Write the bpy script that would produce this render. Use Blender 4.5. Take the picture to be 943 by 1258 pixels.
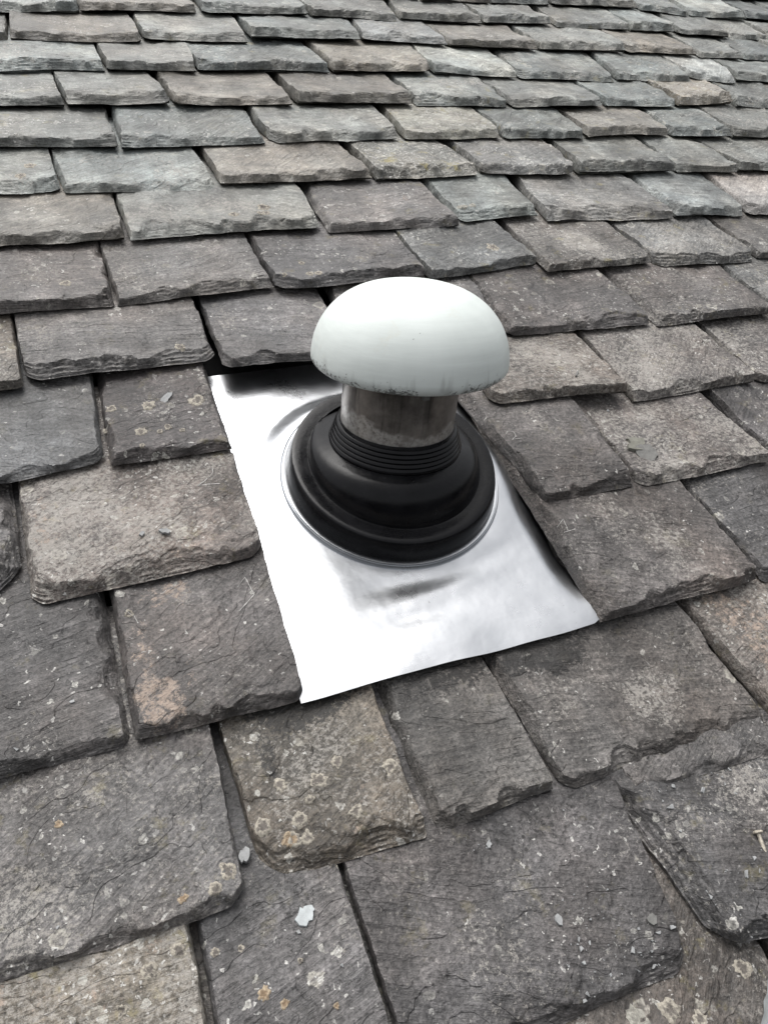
import bpy, math, random
import numpy as np
from mathutils import Matrix, Vector

# ------------------------------------------------------------------ camera, sky, sun, exposure
for o in list(bpy.data.objects):
    bpy.data.objects.remove(o, do_unlink=True)
scene = bpy.context.scene
COL = scene.collection
PITCH = math.radians(25.0)                      # slope of the roof
ROOF = Matrix.Rotation(PITCH, 4, 'X')           # roof frame (u along courses, v up the slope, w out of it) -> world
CAM_H = 0.62                                    # camera height above the slates, metres

cam = bpy.data.cameras.new('camera')
cam.sensor_fit = 'VERTICAL'
cam.sensor_height = 36.0
cam.lens = 36.0 * 950.0 / 1258.0
cam.clip_start = 0.01
cam.clip_end = 500.0
cam_ob = bpy.data.objects.new('camera', cam)
COL.objects.link(cam_ob)
right = Vector((0.926486, -0.337711, 0.16606))
down = Vector((-0.173566, -0.774979, -0.607686))
fwd = Vector((0.333915, 0.53419, -0.776622))
cm = Matrix.Identity(4)
for i in range(3):
    cm[i][0] = right[i]; cm[i][1] = -down[i]; cm[i][2] = -fwd[i]
cm[2][3] = CAM_H
cam_ob.matrix_world = ROOF @ cm
scene.camera = cam_ob

SUN_ELEV = math.radians(70.0)
SUN_ROT = math.radians(-18.0)                   # compass direction of the sun behind the cloud
world = bpy.data.worlds.new('World')
scene.world = world
world.use_nodes = True
wn = world.node_tree.nodes; wl = world.node_tree.links
bg = wn['Background']
sky = wn.new('ShaderNodeTexSky')
sky.sky_type = 'NISHITA'
sky.sun_disc = False
sky.sun_elevation = SUN_ELEV
sky.sun_rotation = SUN_ROT
sky.air_density = 1.0
sky.dust_density = 7.0
sky.ozone_density = 1.0
hs = wn.new('ShaderNodeHueSaturation')          # overcast: the blue is washed out of the sky
hs.inputs['Saturation'].default_value = 0.16
wl.new(sky.outputs['Color'], hs.inputs['Color'])
wl.new(hs.outputs['Color'], bg.inputs['Color'])
bg.inputs['Strength'].default_value = 0.15

sun = bpy.data.lights.new('sun', 'SUN')
sun.energy = 0.55
sun.angle = math.radians(50.0)
sun.color = (1.0, 0.97, 0.93)
sun_ob = bpy.data.objects.new('sun', sun)
COL.objects.link(sun_ob)
sd = Vector((math.sin(SUN_ROT) * math.cos(SUN_ELEV), math.cos(SUN_ROT) * math.cos(SUN_ELEV), math.sin(SUN_ELEV)))
sun_ob.rotation_euler = sd.to_track_quat('Z', 'Y').to_euler()

scene.view_settings.view_transform = 'Standard'
scene.view_settings.look = 'None'
scene.view_settings.exposure = 0.55
scene.view_settings.gamma = 1.0
scene.view_settings.use_curve_mapping = False
scene.render.engine = 'CYCLES'
scene.cycles.max_bounces = 6
scene.cycles.diffuse_bounces = 3
scene.cycles.glossy_bounces = 4
scene.cycles.use_denoising = True

# ------------------------------------------------------------------ noise helpers
RNG = np.random.default_rng(11)
LAT = RNG.random((256, 256))

def n2(x, y, seed=0):
    """smooth value noise, 0..1"""
    x = np.asarray(x, float) + seed * 17.31 + 500; y = np.asarray(y, float) + seed * 7.77 + 500
    xi = np.floor(x).astype(int); yi = np.floor(y).astype(int)
    fx = x - xi; fy = y - yi
    fx = fx * fx * (3 - 2 * fx); fy = fy * fy * (3 - 2 * fy)
    a = LAT[xi & 255, yi & 255]; b = LAT[(xi + 1) & 255, yi & 255]
    c = LAT[xi & 255, (yi + 1) & 255]; d = LAT[(xi + 1) & 255, (yi + 1) & 255]
    return (a * (1 - fx) + b * fx) * (1 - fy) + (c * (1 - fx) + d * fx) * fy

def fbm(x, y, seed=0, octv=4, gain=0.5):
    s = 0.0; amp = 1.0; tot = 0.0
    for i in range(octv):
        s = s + amp * n2(np.asarray(x) * 2 ** i, np.asarray(y) * 2 ** i, seed + i * 3.3)
        tot += amp; amp *= gain
    return s / tot

def sstep(a, b, x):
    t = np.clip((x - a) / (b - a), 0, 1)
    return t * t * (3 - 2 * t)

# ------------------------------------------------------------------ material helpers
class NT:
    """short hand for building node trees"""
    def __init__(self, name):
        self.m = bpy.data.materials.new(name)
        self.m.use_nodes = True
        self.t = self.m.node_tree
        self.b = self.t.nodes['Principled BSDF']
        self.tc = self.t.nodes.new('ShaderNodeTexCoord')

    def put(self, sock, v):
        if isinstance(v, bpy.types.NodeSocket):
            self.t.links.new(v, sock)
        elif v is not None:
            sock.default_value = v

    def node(self, kind, **kw):
        n = self.t.nodes.new(kind)
        for k, v in kw.items():
            setattr(n, k, v)
        return n

    def math(self, op, a, b=None, c=None, clamp=False):
        n = self.node('ShaderNodeMath', operation=op, use_clamp=clamp)
        self.put(n.inputs[0], a); self.put(n.inputs[1], b); self.put(n.inputs[2], c)
        return n.outputs[0]

    def vmath(self, op, a, b=None):
        n = self.node('ShaderNodeVectorMath', operation=op)
        self.put(n.inputs[0], a); self.put(n.inputs[1], b)
        return n.outputs[0]

    def mapping(self, vec, scale=(1, 1, 1), rot=(0, 0, 0)):
        n = self.node('ShaderNodeMapping')
        self.put(n.inputs['Vector'], vec); n.inputs['Scale'].default_value = scale
        n.inputs['Rotation'].default_value = rot
        return n.outputs[0]

    def noise(self, vec, scale, detail=4, rough=0.55, dist=0.0):
        n = self.node('ShaderNodeTexNoise')
        self.put(n.inputs['Vector'], vec)
        n.inputs['Scale'].default_value = scale; n.inputs['Detail'].default_value = detail
        n.inputs['Roughness'].default_value = rough; n.inputs['Distortion'].default_value = dist
        return n.outputs['Fac']

    def noisec(self, vec, scale, detail=2):
        n = self.node('ShaderNodeTexNoise')
        self.put(n.inputs['Vector'], vec)
        n.inputs['Scale'].default_value = scale; n.inputs['Detail'].default_value = detail
        return n.outputs['Color']

    def voro(self, vec, scale, rnd=1.0):
        n = self.node('ShaderNodeTexVoronoi')
        self.put(n.inputs['Vector'], vec); n.inputs['Scale'].default_value = scale
        n.inputs['Randomness'].default_value = rnd
        return n.outputs['Distance'], n.outputs['Color']

    def rng(self, v, a, b, c=0.0, d=1.0, smooth=False):
        n = self.node('ShaderNodeMapRange')
        if smooth:
            n.interpolation_type = 'SMOOTHSTEP'
        self.put(n.inputs['Value'], v)
        for s, x in zip(('From Min', 'From Max', 'To Min', 'To Max'), (a, b, c, d)):
            self.put(n.inputs[s], x)
        return n.outputs['Result']

    def mix(self, f, a, b, mode='MIX'):
        n = self.node('ShaderNodeMix', data_type='RGBA', blend_type=mode)
        self.put(n.inputs[0], f)
        for s, v in ((n.inputs[6], a), (n.inputs[7], b)):
            if isinstance(v, (tuple, list)) and len(v) == 3:
                v = tuple(v) + (1.0,)
            self.put(s, v)
        return n.outputs[2]

    def scale_col(self, col, f):
        n = self.node('ShaderNodeVectorMath', operation='SCALE')
        self.put(n.inputs[0], col); self.put(n.inputs['Scale'], f)
        return n.outputs[0]

    def attr(self, name, kind='GEOMETRY'):
        n = self.node('ShaderNodeAttribute', attribute_name=name, attribute_type=kind)
        return n.outputs['Fac']

    def sep(self, v):
        n = self.node('ShaderNodeSeparateXYZ'); self.put(n.inputs[0], v)
        return n.outputs

    def bump(self, h, dist, strength=1.0, normal=None):
        n = self.node('ShaderNodeBump')
        n.inputs['Strength'].default_value = strength; n.inputs['Distance'].default_value = dist
        self.put(n.inputs['Height'], h)
        if normal is not None:
            self.put(n.inputs['Normal'], normal)
        return n.outputs['Normal']

    def out(self, **kw):
        for k, v in kw.items():
            self.put(self.b.inputs[k.replace('_', ' ')], v if not (isinstance(v, tuple) and len(v) == 3) else v + (1.0,))
        return self.m

def slate_material():
    T = NT('weathered_slate')
    info = T.node('ShaderNodeObjectInfo')
    rnd = info.outputs['Random']
    off = T.vmath('SCALE', (37.0, 91.0, 53.0)); off.node.inputs['Scale'].default_value = 1.0
    T.put(off.node.inputs['Scale'], rnd)
    P = T.vmath('ADD', T.tc.outputs['Object'], off)
    lich = T.attr('lichen', 'OBJECT'); grain = T.attr('grain', 'OBJECT')
    warm = T.attr('warm'); pale = T.attr('pale'); dark = T.attr('dark')
    base = info.outputs['Color']
    big = T.noise(P, 22, 5, 0.6); mid = T.noise(P, 75, 4, 0.65); fine = T.noise(P, 300, 3, 0.8)
    f = T.math('MULTIPLY', T.rng(big, 0.3, 0.7, 0.62, 1.38), T.rng(mid, 0.3, 0.7, 0.74, 1.28))
    famt = T.attr('fine', 'OBJECT')
    f = T.math('MULTIPLY', f, T.math('MAXIMUM', T.math('MULTIPLY_ADD', T.math('MULTIPLY', T.math('SUBTRACT', fine, 0.5), 3.6), famt, 1.0), 0.3))
    f = T.math('MULTIPLY', f, T.rng(T.noise(P, 8, 3, 0.55), 0.32, 0.68, 0.66, 1.38))
    f = T.math('MULTIPLY', f, T.rng(T.noise(T.mapping(P, (55, 7, 7)), 1.0, 3, 0.6), 0.3, 0.7, 0.82, 1.18))
    # cleavage grain, long streaks
    ang = T.node('ShaderNodeVectorRotate', rotation_type='Z_AXIS')
    T.put(ang.inputs['Vector'], P); T.put(ang.inputs['Angle'], T.rng(rnd, 0, 1, -0.9, 0.5))
    SV = T.mapping(ang.outputs[0], (14, 190, 190))
    streak = T.noise(SV, 1.0, 5, 0.65)
    f = T.math('MULTIPLY', f, T.rng(streak, 0.3, 0.7, 0.72, 1.3))
    # strata seen on broken edges
    strat = T.noise(T.mapping(P, (22, 22, 900)), 1.0, 4, 0.65)
    f = T.math('MULTIPLY', f, T.rng(strat, 0.32, 0.68, 0.8, 1.22))
    col = T.scale_col(base, f)
    hue = T.noise(P, 9, 3)
    col = T.mix(T.rng(hue, 0.4, 0.7, 0, 0.45), col, T.scale_col(T.mix(1.0, col, (1.18, 1.0, 0.86), 'MULTIPLY'), 1.0))
    # pale grainy crust
    cr = T.math('ADD', T.noise(P, 230, 4, 0.85), T.math('MULTIPLY', T.math('SUBTRACT', T.noise(P, 13, 3), 0.5), 0.5))
    cr = T.math('ADD', cr, T.math('MULTIPLY', T.math('ADD', grain, pale), 0.2))
    crm = T.rng(cr, 0.58, 0.73, 0, 1, True)
    crc = T.mix(T.noise(P, 40, 3), (0.26, 0.235, 0.205), (0.43, 0.415, 0.385))
    col = T.mix(T.math('MULTIPLY', crm, 0.7), col, crc)
    # warm pinkish lichen where the attribute says so
    wz = T.math('ADD', T.noise(P, 110, 5, 0.85), T.math('MULTIPLY', warm, 0.30))
    wm = T.math('MULTIPLY', T.rng(wz, 0.68, 0.82, 0, 1, True), T.rng(warm, 0.02, 0.3, 0, 0.85))
    wc = T.mix(T.noise(P, 210, 4, 0.7), (0.20, 0.145, 0.112), (0.46, 0.375, 0.305))
    col = T.mix(wm, col, wc)
    # small round crusts: rings and spots
    Pd = T.vmath('ADD', P, T.scale_col(T.vmath('SUBTRACT', T.noisec(P, 160, 3), (0.5, 0.5, 0.5)), 0.011))
    patch = T.math('ADD', T.rng(T.noise(P, 16, 2), 0.42, 0.58, 0.0, 1.0), T.rng(lich, 0.6, 1.5, 0.0, 0.8), clamp=True)
    brk = T.rng(T.noise(P, 420, 3, 0.7), 0.35, 0.6, 0.25, 0.95)
    for sc, thr, w0, tone in ((46, 0.30, 0.5, (0.40, 0.38, 0.33)), (105, 0.50, 0.1, (0.46, 0.45, 0.41)), (260, 0.60, 0.0, (0.55, 0.54, 0.51))):
        d, c = T.voro(T.mapping(Pd, (1, 1, 0.25)), sc)
        cs = T.sep(c)
        on = T.math('LESS_THAN', cs[0], T.math('MULTIPLY', lich, thr))
        rad = T.rng(cs[1], 0, 1, 0.14, 0.42)
        disc = T.rng(T.math('DIVIDE', d, rad), 1.0, 0.86, 0, 1, True)
        inner = T.rng(T.math('DIVIDE', d, rad), 0.45, 0.75, 1.0 - w0 - 0.3 * (w0 > 0), 1.0, True)
        mk = T.math('MULTIPLY', T.math('MULTIPLY', disc, inner), T.math('MULTIPLY', on, patch))
        mk = T.math('MULTIPLY', mk, brk)
        col = T.mix(mk, col, tone)
    # paler colour along the arrises
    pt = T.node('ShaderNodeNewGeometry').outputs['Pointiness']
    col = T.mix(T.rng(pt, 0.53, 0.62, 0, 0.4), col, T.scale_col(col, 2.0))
    # yellow crust, rare
    ym = T.math('MULTIPLY', T.rng(T.noise(P, 33, 4, 0.75), 0.58, 0.72, 0, 0.6, True), lich)
    col = T.mix(ym, col, (0.25, 0.215, 0.09))
    # soot and moss grit
    dz = T.math('ADD', T.noise(P, 240, 4, 0.75), T.math('MULTIPLY', dark, 0.46))
    dm = T.math('MULTIPLY', T.rng(dz, 0.66, 0.76, 0, 1, True), 0.88)
    col = T.mix(dm, col, (0.016, 0.015, 0.014))
    rough = T.math('ADD', T.rng(mid, 0.3, 0.7, 0.34, 0.56), T.math('MULTIPLY', famt, 0.1))
    rough = T.math('ADD', rough, T.math('MULTIPLY', crm, 0.15))
    # relief
    fl = T.noise(T.mapping(ang.outputs[0], (8, 15, 15)), 1.0, 3, 0.5, 0.2)
    flk = T.math('ADD', T.rng(fl, 0.50, 0.506, 0, 1), T.math('ADD', T.rng(fl, 0.40, 0.404, 0, 0.8), T.rng(fl, 0.60, 0.604, 0, 0.8)))
    h = T.math('MULTIPLY', big, 2.0)
    h = T.math('ADD', h, T.math('MULTIPLY', mid, 0.65))
    h = T.math('ADD', h, T.math('MULTIPLY', T.math('MULTIPLY', fine, famt), 0.28))
    h = T.math('ADD', h, T.math('MULTIPLY', streak, 1.0))
    h = T.math('ADD', h, T.math('MULTIPLY', strat, 0.7))
    h = T.math('ADD', h, T.math('MULTIPLY', flk, 0.36))
    nrm = T.bump(h, 0.0024, 1.0)
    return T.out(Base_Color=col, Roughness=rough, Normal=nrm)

def simple(name, color, rough, metal=0.0, nscale=0, namp=0.2, bumpd=0.0):
    T = NT(name)
    col = color
    nrm = None
    if nscale:
        n = T.noise(T.tc.outputs['Object'], nscale, 5, 0.65)
        col = T.scale_col(tuple(color), T.rng(n, 0.3, 0.7, 1 - namp, 1 + namp))
        if bumpd:
            nrm = T.bump(n, bumpd)
    kw = dict(Base_Color=col, Roughness=rough, Metallic=metal)
    if nrm is not None:
        kw['Normal'] = nrm
    return T.out(**kw)

def metal_material():
    T = NT('mill_finish_aluminium')
    P = T.tc.outputs['Object']
    roll = T.noise(T.mapping(P, (6, 420, 6)), 1.0, 4, 0.6)
    smear = T.noise(P, 9, 4, 0.55)
    fine = T.noise(P, 60, 4, 0.6)
    col = T.mix(T.rng(smear, 0.35, 0.7), (0.575, 0.588, 0.605), (0.40, 0.415, 0.435))
    spots = T.rng(T.noise(P, 150, 3, 0.6), 0.71, 0.76, 0, 0.55)
    col = T.mix(spots, col, (0.3, 0.3, 0.3))
    rough = T.math('ADD', T.rng(smear, 0.3, 0.7, 0.24, 0.38), T.rng(fine, 0.3, 0.7, -0.02, 0.05))
    h = T.math('ADD', T.math('MULTIPLY', roll, 0.06), T.math('MULTIPLY', T.noise(P, 26, 3, 0.5), 1.0))
    return T.out(Base_Color=col, Roughness=rough, Metallic=1.0, Normal=T.bump(h, 0.0012, 0.6))

def cowl_material():
    T = NT('chalky_white_cowl')
    P = T.tc.outputs['Object']
    x, y, z = T.sep(P)
    smear = T.noise(T.mapping(P, (14, 14, 5)), 1.0, 5, 0.6)
    col = T.mix(T.rng(smear, 0.35, 0.7), (0.68, 0.725, 0.70), (0.61, 0.655, 0.63))
    brush = T.noise(T.mapping(P, (9, 40, 170)), 1.0, 4, 0.6)
    col = T.scale_col(col, T.rng(brush, 0.3, 0.7, 0.955, 1.04))
    tan = T.math('MULTIPLY', T.rng(T.noise(P, 26, 5, 0.65), 0.62, 0.78), 0.35)
    col = T.mix(tan, col, (0.55, 0.50, 0.38))
    # drips and grime along the rim
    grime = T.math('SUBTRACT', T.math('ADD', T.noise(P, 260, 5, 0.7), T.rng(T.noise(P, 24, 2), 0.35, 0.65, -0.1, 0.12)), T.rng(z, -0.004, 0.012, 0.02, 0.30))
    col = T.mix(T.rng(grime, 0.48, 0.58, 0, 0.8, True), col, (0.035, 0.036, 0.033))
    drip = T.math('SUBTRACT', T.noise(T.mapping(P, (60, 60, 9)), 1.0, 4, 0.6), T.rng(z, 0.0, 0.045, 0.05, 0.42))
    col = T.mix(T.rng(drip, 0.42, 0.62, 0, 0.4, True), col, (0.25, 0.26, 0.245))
    spot = T.rng(T.noise(P, 190, 2, 0.5), 0.79, 0.82, 0, 0.6)
    col = T.mix(spot, col, (0.12, 0.12, 0.11))
    return T.out(Base_Color=col, Roughness=T.rng(smear, 0.3, 0.7, 0.5, 0.65), Specular_IOR_Level=0.3, Normal=T.bump(brush, 0.0004, 0.5))

def pipe_material():
    T = NT('sooty_grey_pipe')
    P = T.tc.outputs['Object']
    x, y, z = T.sep(P)
    blot = T.noise(P, 26, 5, 0.65)
    col = T.mix(T.rng(blot, 0.35, 0.65), (0.085, 0.078, 0.072), (0.27, 0.25, 0.23))
    streaks = T.noise(T.mapping(P, (80, 80, 7)), 1.0, 4, 0.65)
    col = T.mix(T.rng(streaks, 0.52, 0.72, 0, 0.75), col, (0.022, 0.020, 0.019))
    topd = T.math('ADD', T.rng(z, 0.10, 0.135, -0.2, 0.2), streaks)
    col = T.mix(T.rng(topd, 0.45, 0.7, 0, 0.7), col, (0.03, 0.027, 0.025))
    lowm = T.math('ADD', T.rng(z, 0.070, 0.108, 0.26, -0.24), T.noise(P, 30, 3, 0.5))
    speck = T.noise(P, 190, 4, 0.75)
    col = T.mix(T.math('MULTIPLY', T.rng(lowm, 0.53, 0.62, 0, 0.95, True), T.rng(speck, 0.36, 0.58, 0.15, 1.0)), col, (0.46, 0.45, 0.43))
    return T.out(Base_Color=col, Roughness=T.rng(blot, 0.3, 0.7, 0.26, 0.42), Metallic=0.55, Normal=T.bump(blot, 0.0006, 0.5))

def rubber_material():
    T = NT('black_rubber')
    P = T.tc.outputs['Object']
    n = T.noise(P, 40, 6, 0.65)
    dust = T.rng(T.noise(P, 260, 5, 0.7), 0.55, 0.75, 0, 0.12)
    col = T.mix(dust, T.scale_col((0.007, 0.007, 0.008), T.rng(n, 0.3, 0.7, 0.7, 1.4)), (0.05, 0.05, 0.05))
    return T.out(Base_Color=col, Specular_IOR_Level=0.2, Roughness=T.rng(n, 0.3, 0.7, 0.14, 0.30), Normal=T.bump(T.noise(P, 120, 4), 0.0003, 0.6))

def rosette_material(name, rim, centre):
    T = NT(name)
    P = T.tc.outputs['Object']
    r = T.attr('radial')
    n = T.noise(P, 420, 5, 0.7)
    rr = T.math('ADD', r, T.rng(T.noise(P, 210, 4, 0.8), 0.3, 0.7, -0.42, 0.42))
    ring = T.rng(rr, 0.25, 0.8, 0, 1, True)
    col = T.mix(ring, centre, rim)
    col = T.scale_col(col, T.rng(n, 0.3, 0.7, 0.5, 1.3))
    return T.out(Base_Color=col, Roughness=0.85, Normal=T.bump(n, 0.0012, 0.8))

# ------------------------------------------------------------------ object helpers
def link(name, data, parent=None, mat=None):
    o = bpy.data.objects.new(name, data)
    COL.objects.link(o)
    if parent is not None:
        o.parent = parent
    if mat is not None:
        data.materials.append(mat)
    return o

def thing(name, label, cat, loc=(0, 0, 0), local=None, group=None):
    """an Empty standing at the thing's base; loc and local are given in the roof frame"""
    o = bpy.data.objects.new(name, None)
    COL.objects.link(o)
    o.empty_display_size = 0.05
    o.matrix_world = ROOF @ Matrix.Translation(loc) @ (local or Matrix.Identity(4))
    o['label'] = label; o['category'] = cat
    if group:
        o['group'] = group
    return o

def mesh_np(name, verts, quads, smooth_deg=None, extra_faces=()):
    me = bpy.data.meshes.new(name)
    if len(extra_faces) or not isinstance(quads, np.ndarray):
        me.from_pydata([tuple(v) for v in verts], [], [tuple(int(i) for i in q) for q in quads] + [tuple(f) for f in extra_faces])
    else:
        nq = len(quads)
        me.vertices.add(len(verts)); me.vertices.foreach_set('co', np.asarray(verts, np.float32).ravel())
        me.loops.add(nq * 4); me.loops.foreach_set('vertex_index', quads.astype(np.int32).ravel())
        me.polygons.add(nq)
        me.polygons.foreach_set('loop_start', np.arange(0, nq * 4, 4, dtype=np.int32))
        me.update(calc_edges=True)
    me.validate()
    me.polygons.foreach_set('use_smooth', np.ones(len(me.polygons), dtype=bool))
    if smooth_deg is not None:
        me.set_sharp_from_angle(angle=math.radians(smooth_deg))
    me.update()
    return me

def lathe(name, prof, seg=96, bend=None, smooth=40, closed=True):
    """surface of revolution about z; bend(h) gives an offset and a tilt matrix for each ring"""
    vs = []
    for r, h in prof:
        for k in range(seg):
            a = 2 * math.pi * k / seg
            p = Vector((r * math.cos(a), r * math.sin(a), 0.0))
            vs.append(bend(p, h) if bend else Vector((p.x, p.y, h)))
    n = len(prof)
    q = []
    last = n if closed else n - 1
    for i in range(last):
        j = (i + 1) % n
        for k in range(seg):
            l = (k + 1) % seg
            q.append((i * seg + k, i * seg + l, j * seg + l, j * seg + k))
    return mesh_np(name, vs, q, smooth)

# ------------------------------------------------------------------ the slates
ROWS = {
 'Z': [[828,1723,999,1733,0.05,0.1],[1003,1734,1167,1747,0.1,0.03],[1169,1742,1420,1750,0.06,-0.02],[1425,1746,1553,1725,-0.02,0.0],[1561,1721,1735,1723,0.08,0.07],[1738,1723,1861,1715,0.07,-0.01]],
 'A': [[-57,1586,110,1602,0.05,0.05],[116,1602,328,1626,-0.03,-0.01],[330,1619,545,1632,0.03,-0.02],[552,1629,738,1627,-0.06,0.06],[739,1631,932,1627,0.07,-0.04],[936,1628,1118,1639,-0.06,-0.22],[1121,1635,1304,1620,0.02,0.12],[1323,1621,1451,1622,0.06,0.08],[1448,1618,1592,1602,0.15,0.14],[1597,1602,1713,1601,0.12,0.11],[1718,1601,1900,1599,0.08,0.22]],
 'B': [[-156,1475,-12,1485,0.01,0.04],[-10,1485,200,1492,0.04,-0.02],[207,1499,392,1501,-0.02,0.02],[399,1511,616,1522,-0.0,0.1],[623,1529,798,1508,0.1,-0.07],[807,1512,1007,1502,-0.08,-0.09],[1013,1509,1234,1510,-0.05,-0.05],[1239,1514,1429,1504,-0.06,-0.16],[1426,1496,1545,1485,-0.02,0.11],[1555,1490,1677,1479,0.08,0.08]],
 'C': [[-79,1372,121,1379,0.05,-0.0],[131,1379,270,1381,-0.04,0.05],[280,1390,508,1391,-0.02,-0.05],[525,1392,715,1395,-0.06,0.06],[725,1398,896,1380,0.01,-0.0],[902,1381,1124,1373,0.05,0.11],[1134,1380,1321,1377,0.13,0.05],[1335,1389,1441,1369,0.0,0.17],[1456,1381,1603,1373,0.09,0.11]],
 'D': [[-105,1264,46,1264,0.03,-0.05],[59,1261,209,1264,-0.1,-0.14],[216,1264,411,1264,-0.08,-0.11],[418,1270,629,1270,-0.04,-0.05],[636,1270,817,1264,-0.01,-0.02],[829,1258,1028,1258,-0.08,-0.05],[1040,1265,1208,1265,-0.07,-0.06],[1223,1271,1362,1279,-0.12,0.04],[1370,1268,1504,1258,0.09,0.16]],
 'E': [[-109,1151,110,1140,0.03,0.01],[115,1139,331,1149,0.02,-0.02],[338,1149,564,1155,-0.05,-0.04],[568,1155,750,1150,0.04,-0.01],[758,1150,924,1151,-0.04,0.01],[931,1154,1113,1153,0.01,0.08],[1118,1150,1257,1143,0.08,0.04],[1272,1149,1415,1139,0.02,0.22]],
 'F': [[-141,1039,17,1029,0.02,-0.02],[26,1028,229,1025,-0.06,-0.08],[234,1035,469,1037,-0.02,-0.09],[475,1034,659,1038,-0.05,-0.21],[663,1040,839,1033,-0.09,0.04],[841,1033,1050,1036,0.09,-0.09],[1053,1036,1182,1021,-0.02,-0.05],[1193,1029,1350,1015,-0.07,0.08]],
 'G': [[-126,917,84,918,0.03,0.01],[93,917,351,918,-0.03,0.02],[356,904,555,908,0.03,-0.08],[578,916,711,921,-0.09,0.03],[709,907,948,892,0.11,-0.04],[956,896,1104,891,0.03,0.1],[1113,893,1270,875,0.07,0.15]],
 'H': [[-122,786,48,781,0.03,0.03],[61,781,248,798,-0.03,-0.04],[253,787,454,792,-0.05,0.01],[469,788,645,804,-0.06,-0.09],[644,782,839,782,-0.02,-0.13],[838,774,1033,769,-0.07,-0.08],[1043,777,1204,757,-0.08,0.06]],
 'I': [[-149,660,-56,663,0.02,-0.02],[-52,670,149,673,-0.06,-0.03],[154,660,310,651,-0.0,0.01],[314,648,512,645,0.05,0.1],[534,663,752,651,-0.0,-0.09],[756,647,959,643,-0.04,-0.01],[976,654,1152,640,-0.04,0.02]],
 'J': [[-171,529,6,545,0.0,0.03],[16,539,139,539,0.03,-0.03],[445,544,628,529,0.1,0.01],[637,518,836,522,0.02,-0.07],[840,521,1064,510,-0.02,-0.22]],
 'K': [[-212,401,-78,418,-0.03,-0.02],[-70,392,137,402,-0.02,-0.0],[438,393,553,391,-0.09,0.03],[558,390,759,391,0.02,-0.08],[762,387,986,381,-0.02,-0.14]],
 'L': [[-188,250,-15,251,-0.01,0.0],[-7,251,132,249,-0.0,0.02],[428,247,629,248,-0.0,-0.02],[631,246,867,248,-0.02,-0.22]],
 'M': [[-208,117,46,111,-0.03,0.03],[61,121,189,114,-0.04,0.02],[196,114,306,117,0.02,-0.03],[314,114,537,111,-0.06,-0.07],[541,109,748,118,-0.07,-0.22]],
 'N': [[-185,19,5,-14,-0.01,0.0],[8,-14,117,-28,-0.0,0.01],[120,-28,345,-33,0.0,0.13],[376,-30,598,-49,-0.14,-0.1]],
}
EXTRA = {'M': [[372, 92, 530, 84, 0.0, 0.0]]}           # a slip of slate showing below its neighbour
ORDER = ['P', 'O', 'N', 'M', 'L', 'K', 'J', 'I', 'H', 'G', 'F', 'E', 'D', 'C', 'B', 'A', 'Z', 'Y', 'X']
ROWS['O'] = [[-90, -160, 60, -158, 0, 0], [64, -160, 216, -163, 0, 0], [221, -160, 412, -163, 0, 0], [417, -162, 560, -165, 0, 0]]
ROWS['P'] = [[-60, -300, 130, -300, 0, 0], [135, -300, 300, -302, 0, 0], [305, -300, 480, -300, 0, 0]]
ROWS['Y'] = [[700, 1852, 910, 1852, 0, 0]]
ROWS['X'] = [[700, 1972, 860, 1972, 0, 0]]
ROWV = {k: float(np.mean([(s[1] + s[3]) / 2 for s in r])) for k, r in ROWS.items()}
for k, r in ROWS.items():                               # close the joints to a few millimetres
    for a, c in zip(r[:-1], r[1:]):
        g = c[0] - a[2]
        if (k, a[0]) == ('M', -208) or g > 30:
            continue
        want = 4.5 if a[2] < 300 else 8.0
        a[2] += (g - want) / 2; c[0] -= (g - want) / 2
IN_VIEW = {k: len(r) for k, r in ROWS.items()}
rnd = random.Random(5)
for i, k in enumerate(ORDER):                           # carry each course on past the picture's edge
    r = ROWS[k]
    v = ROWV[k]
    lo, hi = (-480 if v < 900 else -650), max(1000, min(2450, 900 + v * 0.85))
    while r[-1][2] < hi:
        a = r[-1][2] + rnd.uniform(3, 8); w = rnd.uniform(130, 230)
        r.append([a, v + rnd.uniform(-6, 6), a + w, v + rnd.uniform(-6, 6), rnd.uniform(-.03, .03), rnd.uniform(-.03, .03)])
    ext = []
    b = r[0][0]
    while b > lo:
        b2 = b - rnd.uniform(3, 8); w = rnd.uniform(130, 230)
        ext.append([b2 - w, v + rnd.uniform(-6, 6), b2, v + rnd.uniform(-6, 6), rnd.uniform(-.03, .03), rnd.uniform(-.03, .03)])
        b = b2 - w
    ROWS[k] = r + ext                                   # traced slates keep their index

GREY, BLUE, BROWN, PURPLE, LIGHT, TAN = (.116, .117, .114), (.112, .120, .121), (.108, .100, .092), (.094, .086, .085), (.165, .172, .170), (.15, .138, .114)
PALETTE_FAR = [GREY, GREY, BLUE, BLUE, LIGHT, BROWN]
PALETTE_NEAR = [GREY, BROWN, GREY, PURPLE, BROWN]
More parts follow.
